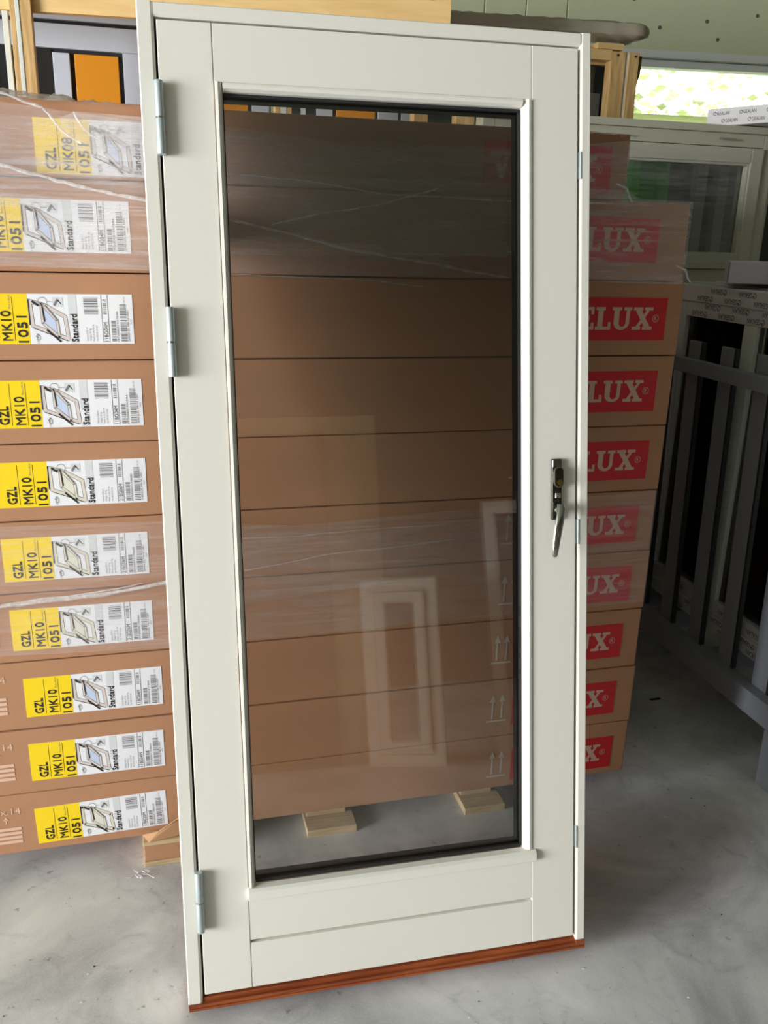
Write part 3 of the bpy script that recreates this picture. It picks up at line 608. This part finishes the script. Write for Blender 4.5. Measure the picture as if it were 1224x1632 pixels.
# two blocks that keep the door off the cartons, behind its stiles
for u in (0.008, 0.800):
    p = DM @ Vector((u + .03, DEP, 1.62)); y1 = FY - 0.024
    bl = MB().prism([(p.y + .008, p.z - .05), (y1, p.z - .05), (y1, p.z + .03), (p.y + .026, p.z + .03)], p.x - .02, p.x + .02)
    tag(bl.build('spacer_block', PINED), 'small wooden block wedged behind the door at its ' + ('hinge side' if u < .1 else 'handle side'), 'wooden block')

# ------------------------------------------------------------------ crates with painted doors behind the stack
cA = thing('wooden_crate', 'pine crate frame behind the carton stack, its top board above the door', 'crate', (0, 3.1, 0))
g = MB().box(-1.3, 0.97, -0.03, 0.0, 2.185, 2.40, None, Matrix.Rotation(R(-6), 4, 'Z')).build('top_board', PINEX, cA, bevel=.002)
for n_, (px, pz) in enumerate(((0.90, 2.29), (0.935, 2.355), (0.93, 2.21))): MB().tube([(px, -.03 - px * .105 + .002, pz), (px, -.034 - px * .105, pz)], .0045, 8).build('screw', RUBBER, cA)
def crate_post(x0, x1, m=PINEZ, y0=-.02, y1=.03, name='post', z1=2.36): return MB().box(x0, x1, y0, y1, 0, z1).build(name, m, cA, bevel=.0015)
crate_post(-.371, -.356); crate_post(-.343, -.311); crate_post(-.3555, -.3435, PVC, -.022, .02, 'white_lath')
crate_post(-.395, -.379, PVC, -.005, .02, 'white_lath', 2.18)
crate_post(.412, .429); crate_post(.450, .466); crate_post(.4298, .4492, PVC, -.022, .02, 'white_lath'); crate_post(.500, .515, PVC, -.005, .02, 'white_lath', 2.09)
crate_post(.882, .931, z1=2.10); crate_post(1.032, 1.100, z1=2.15)
def painted_door(x0, x1, cells, label):
    t = thing('painted_door', label, 'door', ((x0 + x1) / 2, 3.4, 0), group='painted doors standing in the crate'); o = -(x0 + x1) / 2
    MB().box(x0 + o, x1 + o, .012, .05, 0, 2.28).build('door_core', RUBBER, t)
    MB().box(x0 + o, x1 + o, -.004, .03, 2.226, 2.28).build('top_edge', BLUEGREY, t, bevel=.002)
    MB().box(x0 + o, x1 + o, -.004, .03, 2.140, 2.213).build('rail', BLUEGREY, t, bevel=.002)
    for a, b, k in cells:
        if k == 'b': MB().box(a + o, b + o, -.004, .03, 0.02, 2.1395 if b - a > .06 or b > .9 else 2.127).build('stile', BLUEGREY, t, bevel=.002)
        elif k == 'g': MB().box(a + o, b + o, .006, .012, 0.1, 2.136).build('pane', DARKGLASS, t)
        else: MB().box(a + o, b + o, .0, .02, 0.1, 2.127).build('ochre_panel', ORANGE, t, bevel=.002)
painted_door(-1.40, .435, [(-1.40, -1.22, 'b'), (-1.2, -.80, 'o'), (-.79, -.55, 'g'), (-.54, -.475, 'b'), (-.47, -.292, 'g'), (-.288, -.234, 'b'), (-.219, -.077, 'o'), (-.062, .12, 'b'), (.135, .358, 'o'), (.372, .433, 'b')], 'blue-grey door with ochre panels standing in the crate, left of the glazed door')
painted_door(.47, .962, [(.475, .60, 'g'), (.606, .664, 'b'), (.678, .824, 'o'), (.835, .912, 'b'), (.924, .960, 'b')], 'blue-grey door with an ochre panel seen through the top of the glass')
dk = thing('dark_window_unit', 'dark glazed window unit standing in the crate behind the right of the stack', 'window', (1.35, 3.46, 0))
MB().box(-.38, .44, .0, .05, 0, 2.25).build('pane', DARKGLASS, dk)
MB().box(-.38, .44, -.02, .0, 2.23, 2.27).build('frame_rail', PINEX, dk)
MB().box(.18, .40, -.01, .0, 2.04, 2.13).build('inner_frame', mat('grey_frame', srgb(96, 100, 92), .5), dk)
cB = thing('wooden_crate', 'pine crate end with two boards and a white strap before the bright window', 'crate', (1.80, 3.4, 0), group=None)
MB().box(-.055, .005, -.03, .02, 0, 2.268).build('post', PINEZ, cB, bevel=.002)
MB().box(.018, .062, -.03, .02, 0, 2.268).build('post', PINEZ, cB, bevel=.002)
MB().box(.0055, .0175, -.025, .02, 0, 2.268).build('white_lath', PVC, cB)
rg = MB(); pts = [(.0625, 0), (.0625, 2.262), (.085, 2.262), (.083, 2.20), (.072, 2.16), (.070, 2.10), (.066, 2.0), (.066, 0)]
i = len(rg.v); rg.v = [(a, -.01, b) for a, b in pts] + [(a, .01, b) for a, b in pts]; n = len(pts)
rg.f = [tuple(range(n)), tuple(range(n, 2 * n))[::-1]] + [(k, n + k, n + (k + 1) % n, (k + 1) % n) for k in range(n)]; rg.m = [0] * len(rg.f)
rg.build('splintered_edge', wood('dark_pine', srgb(96, 84, 56), srgb(130, 112, 74), 2), cB)
MB().box(-.55, -.055, -.03, .02, 2.235, 2.272).build('top_board', PINEX, cB, bevel=.002)
MB().box(-.12, -.01, -.035, .05, 2.2725, 2.294).build('bearer', PINEX, cB, bevel=.002)
for px in (-.03, .045): MB().tube([(px, -.03, 2.255), (px, -.033, 2.255)], .004, 8).build('screw', RUBBER, cB)
# wrapped foam bundle lying on the crates
fb = MB(); rr = random.Random(3); nx, nn = 40, 14; M_ = Matrix.Translation((1.39, 3.40, 2.327)) @ Matrix.Rotation(R(-1), 4, 'Z') @ Matrix.Rotation(R(-.9), 4, 'Y')
for i in range(nx + 1):
    x = -.55 + 1.04 * i / nx; e = min(1, (1.04 * (1 - i / nx)) / .05); e = .55 + .45 * math.sqrt(max(0, e))
    for k in range(nn):
        a = 2 * math.pi * k / nn; ca, sa = math.cos(a), math.sin(a); sq = lambda v: math.copysign(abs(v) ** .45, v)
        fb.v.append(tuple(M_ @ Vector((x, sq(ca) * .085 * e + rr.uniform(-.003, .003), sq(sa) * .028 * e + rr.uniform(-.0025, .0025)))))
for i in range(nx):
    for k in range(nn): fb.f.append((i * nn + k, i * nn + (k + 1) % nn, (i + 1) * nn + (k + 1) % nn, (i + 1) * nn + k)); fb.m.append(0)
fb.f.append(tuple(range(nn))); fb.f.append(tuple(nx * nn + k for k in range(nn))[::-1]); fb.m += [0, 0]
tag(fb.build('foam_bundle', FOAM, smooth=True), 'long grey film-wrapped foam bundle lying on the crate tops', 'foam bundle')

# ------------------------------------------------------------------ white window unit behind the rack
PVCD = mat('greyish_white_pvc', srgb(196, 194, 176), 0.35, var=0.04, scale=3)  # white PVC in a darker, greyer tone for this unit
WU = thing('window_unit', 'large white framed window unit standing behind the metal rack', 'window', (1.85, 3.0, 0))
def ring(x0, x1, z0, z1, w, y0, y1): return MB().box(x0, x0 + w, y0, y1, z0, z1).box(x1 - w, x1, y0, y1, z0, z1).box(x0 + w, x1 - w, y0, y1, z1 - w, z1).box(x0 + w, x1 - w, y0, y1, z0, z0 + w)
MB().box(-.75, .398, -.012, .07, 1.960, 1.985).build('head_cover', PVCD, WU, bevel=.003)
ring(-.75, .398, 0, 1.960, .045, 0, .07).build('outer_frame', PVCD, WU, bevel=.003)
ring(-.70, .350, 1.485, 1.912, .052, -.012, .06).build('sash', PVCD, WU, bevel=.004)
ring(-.65, .300, 1.535, 1.862, .010, -.006, .05).build('glazing_bead', PVCD, WU, bevel=.002)
MB().box(-.64, .29, .020, .026, 1.544, 1.853).build('pane', GLASSD, WU)
MB().box(-.70, .350, 0, .06, 1.42, 1.484).build('transom', PVCD, WU, bevel=.003)
ring(-.70, .350, .045, 1.40, .05, -.012, .06).build('sash', PVCD, WU, bevel=.004)
MB().box(-.65, .30, .020, .026, .09, 1.355).build('pane', GLASSD, WU)
MB().box(.150, .222, -.016, -.012, 1.936, 1.942).build('drain_cover', mat('grey_plastic', srgb(150, 148, 134), .5), WU)
MB().box(.399, .412, .01, .05, 0, 1.93).build('coupling_profile', PVCD, WU)
# dim things behind the pane: stack of green crates and pale posts
gb = thing('green_sack', 'bright green net sack standing behind the white window unit', 'sack', (1.81, 3.13, 0))
sk = MB(); rr = random.Random(8)
for j in range(15):
    z = 1.895 * j / 14
    for k in range(12):
        a = 2 * math.pi * k / 12; sk.v.append((.085 * math.copysign(abs(math.cos(a)) ** .6, math.cos(a)) + rr.uniform(-.004, .004), .05 * math.sin(a) + rr.uniform(-.004, .004), z))
for j in range(14):
    for k in range(12): sk.f.append((j * 12 + k, j * 12 + (k + 1) % 12, (j + 1) * 12 + (k + 1) % 12, (j + 1) * 12 + k)); sk.m.append(0)
sk.f.append(tuple(range(12))); sk.f.append(tuple(14 * 12 + k for k in range(12))[::-1]); sk.m += [0, 0]
sk.build('sack_body', mat('green_net', srgb(90, 235, 80), .5, var=.2, scale=30), gb)
bk = thing('dark_frame_stack', 'dark glazed frames stored behind the white window unit', 'window', (2.05, 3.3, 0))
MB().box(-.13, .55, .10, .14, 0, 1.95).build('pane', DARKGLASS, bk)
for a in (.12, .22): MB().box(a, a + .045, .05, .09, 0, 1.93).build('stile', mat('dim_grey', srgb(120, 124, 122), .5), bk)
wf = sheet('film_layer', -0.40, 0.30, lin((-1, 1.50), (1, 1.50)), lin((-1, 1.90), (1, 1.90)), 40, 20, -.02, .002, FILML, None, 21)
kid('film_layer', wf, WU)
# printed profile bundle lying on the window unit
def gealan(mb, fn, n, pitch, x0, flip, hgt=.018):
    """film print: ring and lettering repeated; fn(a,b) -> 3D, a along, b up"""
    for k in range(n):
        a0 = x0 + k * pitch; rr_ = hgt * .55
        for q in range(14):
            t0, t1 = 2 * math.pi * q / 16, 2 * math.pi * (q + 1) / 16
            mb.poly([fn(a0 + r_ * math.cos(t), r_ * math.sin(t)) for r_, t in ((rr_, t0), (rr_, t1), (rr_ * .72, t1), (rr_ * .72, t0))], FILMINK)
        mb.poly([fn(a0 + rr_ * .2, -rr_ * .1), fn(a0 + rr_ * .9, rr_ * .5), fn(a0 + rr_ * .1, rr_ * .5)], FILMINK)
        put_text(mb, 'GEALAN', lambda s, t: fn(a0 + rr_ * 1.3 + s * hgt * 3.9, (t - .5) * hgt), FILMINK)
pb = thing('profile_bundle', 'white printed profile bundle lying on top of the white window unit', 'profile bundle', (2.015, 3.10, 1.9875))
ang = R(-62); pbm = Matrix.Rotation(ang, 4, 'Z')
MB().box(0, .75, 0, .16, 0, .060, None, pbm).build('bundle_body', FILMW, pb, bevel=.002)
pp = MB()
for row, (zz, x0) in enumerate(((.043, .03), (.017, .065))): gealan(pp, lambda a, b: tuple(pbm @ Vector((a, -.0008, zz + b))), 5, .10, x0, False, .012)
pp.build('film_print', FILMINK, pb)['kind'] = 'stuff'

# ------------------------------------------------------------------ steel rack with windows
rk = thing('transport_rack', 'grey steel transport rack holding glazed windows, right of the cartons', 'rack', (1.717, 0, 0))
MB().box(0, .052, 1.88, 2.95, .185, .262).build('bottom_rail', RACKM, rk, bevel=.003)
MB().box(.0, .06, 1.86, 1.932, 0, .184).build('foot', RACKM, rk, bevel=.003)
MB().box(.0, .06, 2.88, 2.95, 0, .184).build('foot', RACKM, rk, bevel=.003)
MB().box(.62, .68, 1.86, 1.932, 0, .184).build('foot', RACKM, rk, bevel=.003)
MB().box(.62, .672, 1.88, 2.95, .185, .262).build('bottom_rail', RACKM, rk, bevel=.003)
for y in (1.935, 2.275, 2.62, 2.82): MB().box(.0525, .6195, y, y + .05, .188, .258).build('cross_bar', RACKM, rk, bevel=.002)
ur = MB().box(-.022, .010, 1.70, 2.95, 1.166, 1.212).build('upper_rail', RACKM, rk, bevel=.003)
lean = lambda z: .045 - .035 * (z - .262) / 1.0
for k in range(8):
    yc = 1.69 + k * .1765 - .03 + .02; z1 = 1.268
    if k > 7: continue
    p = MB(); w0 = .036
    v = [(lean(.262) + a, yc + b, .2625) for a, b in ((-.006, -w0), (.006, -w0), (.006, w0 * .9), (-.006, w0 * .9))] + [(lean(z1) + a, yc + b, z1) for a, b in ((.002, -w0), (.014, -w0), (.014, w0 * .9), (.002, w0 * .9))]
    if yc < 1.86: continue
    p.v = v; p.f = [(0, 3, 2, 1), (4, 5, 6, 7), (0, 1, 5, 4), (1, 2, 6, 5), (2, 3, 7, 6), (3, 0, 4, 7)]; p.m = [0] * 6
    po = p.build('post', RACKM, rk, bevel=.002)
    s = MB(); s.v = [(a - .001 if q % 4 in (0, 3) else a, b - .0125 + (0 if q % 4 in (0, 1) else .0), c) for q, (a, b, c) in enumerate(v)]
    s = MB(); vv = []
    for (zz, lo_) in ((.2625, v[0][0]), (z1, v[4][0])): vv += [(lo_ - .0005, yc - w0 - .010, zz), (lo_ + .014, yc - w0 - .010, zz), (lo_ + .014, yc - w0 - .0005, zz), (lo_ - .0005, yc - w0 - .0005, zz)]
    s.v = vv; s.f = list(p.f); s.m = [0] * 6; s.build('rubber_strip', RUBBER, po)
def rack_window(x, y0, y1, z0, z1, label, mull, prints, glassm=GLASSD, tr=None):
    t = thing('stored_window', label, 'window', (x, (y0 + y1) / 2, z0), group='white windows stored in the rack'); o = -(y0 + y1) / 2; hh = z1 - z0
    def rg2(a0, a1, b0, b1, w, xa, xb): return MB().box(xa, xb, a0, a0 + w, b0, b1).box(xa, xb, a1 - w, a1, b0, b1).box(xa, xb, a0 + w, a1 - w, b1 - w, b1).box(xa, xb, a0 + w, a1 - w, b0, b0 + w)
    rg2(y0 + o, y1 + o, 0, hh, .055, 0, .06).build('outer_frame', FILMW, t, bevel=.003)
    rg2(y0 + o + .0555, y1 + o - .0555, .0555, hh - .0555, .05, .006, .052).build('sash', FILMW, t, bevel=.003)
    for m_ in mull: MB().box(.008, .05, m_ + o - .03, m_ + o + .03, .106, hh - .106).build('mullion', PVC, t, bevel=.002)
    MB().box(.025, .031, y0 + o + .10, y1 + o - .10, .10, hh - .10).build('pane', GLASS, t)
    if tr: MB().box(.008, .05, y0 + o + .106, y1 + o - .106, tr - z0 - .03, tr - z0 + .03).build('transom', PVC, t, bevel=.002)
    if prints:
        pr = MB()
        for (zz, off_, xo) in ((hh - .015, 0, -.001), (hh - .041, .07, -.001), (hh - .068, .03, .005), (hh - .092, .10, .005), (.016, .0, -.001), (.042, .05, -.001), (.078, .02, .005)):
            gealan(pr, lambda a, b: (xo, y0 + o + a, zz - b), int((y1 - y0 - .1) / .15), .15, .04 + off_, True, .0165)
        pr.build('film_print', FILMINK, t)['kind'] = 'stuff'
rack_window(1.80, 1.60, 2.86, .305, 1.440, 'white window with printed film, outermost in the rack', [2.40], True)
rack_window(1.885, 1.66, 2.88, .265, 1.445, 'white window second from the outer side of the rack', [2.22, 2.68], False, GLASSD, 1.02)
rack_window(1.965, 1.60, 2.84, .265, 1.449, 'white window third from the outer side of the rack', [2.25], False)
rack_window(2.045, 1.60, 2.86, .265, 1.453, 'white window fourth from the outer side of the rack', [1.95, 2.60], False)
rack_window(2.125, 1.60, 2.80, .265, 1.456, 'white window innermost in the rack', [2.3], False)
cb = thing('flat_board_box', 'pale lilac flat carton lying on top of the stored windows', 'carton', (1.775, 2.50, 1.4575), R(-32))
MB().box(0, .46, 0, .26, 0, .066).build('carton_body', LILAC, cb, bevel=.002)
MB().box(-.0012, -.0002, 0, .006, .001, .065).build('edge_tape', MATS['brown_tape'] if 'brown_tape' in MATS else mat('brown_tape', srgb(96, 70, 50)), cb)

# ------------------------------------------------------------------ things behind the camera that the pane reflects
rf = thing('white_casement', 'small white window frame seen only as a reflection in the glass', 'window', (.90, -.60, 0), R(22))
ring(-.17, .19, 0, .86, .055, 0, .05).build('outer_frame', WHITE, rf, bevel=.003)
ring(-.11, .13, .06, .80, .05, .01, .06).build('sash', WHITE, rf, bevel=.003)
r2 = thing('white_casement', 'tall white window frame reflected at the right edge of the glass', 'window', (1.52, -.50, 0), R(22))
ring(-.2, .3, 0, 1.20, .06, 0, .05).build('outer_frame', WHITE, r2, bevel=.003)
r3 = thing('brown_door', 'brown panelled door with cream casing reflected in the left of the glass', 'door', (.40, -.75, 0))
MB().box(-.30, .20, 0, .04, 0, 1.58).build('leaf', mat('brown_leaf', srgb(120, 100, 84), .5), r3, bevel=.003)
ring(-.30, .20, 0, 1.58, .09, .0405, .052).build('moulding', mat('brown_leaf', srgb(120, 100, 84), .5), r3, bevel=.003)
MB().box(-.34, .46, -.03, -.002, 0, 1.67).build('casing', PALEWALL, r3)

# ------------------------------------------------------------------ litter on the floor
tw = MB(); rr = random.Random(12)
for s_ in range(4):
    p = Vector((-.125 + rr.uniform(-.02, .02), 1.93 + rr.uniform(-.02, .02), .004)); P_ = [tuple(p)]
    for k in range(7): p = p + Vector((rr.uniform(-.004, .014), rr.uniform(-.012, .014), rr.uniform(-.002, .004))); p.z = max(.002, p.z); P_.append(tuple(p))
    tw.tube(P_, .0011, 5)
tag(tw.build('plastic_shred', CORD), 'thin curl of clear plastic on the floor by the left block', 'litter')
db = MB(); rr = random.Random(2)
for k in range(70):
    x, y = rr.uniform(-.45, 1.7), rr.uniform(1.1, 2.1); s_ = rr.uniform(.0008, .0026)
    db.box(x, x + s_ * 1.8, y, y + s_, .0001, s_ * .6, (LABEL if rr.random() < .45 else RUBBER), None)
tag(db.build('floor_specks'), 'tiny pale and dark crumbs scattered on the concrete floor', 'litter', kind='stuff')
ch = MB().prism([(1.745, 1.745 + .0), (1.745, .004), (1.75, .004)], 0, .001) if False else None
cp = MB().box(1.66, 1.70, 2.44, 2.448, .0003, .004, None, Matrix.Rotation(0, 4, 'Z'))
tag(cp.build('dark_chip', RUBBER), 'small dark chip on the floor between the cartons and the rack', 'litter')
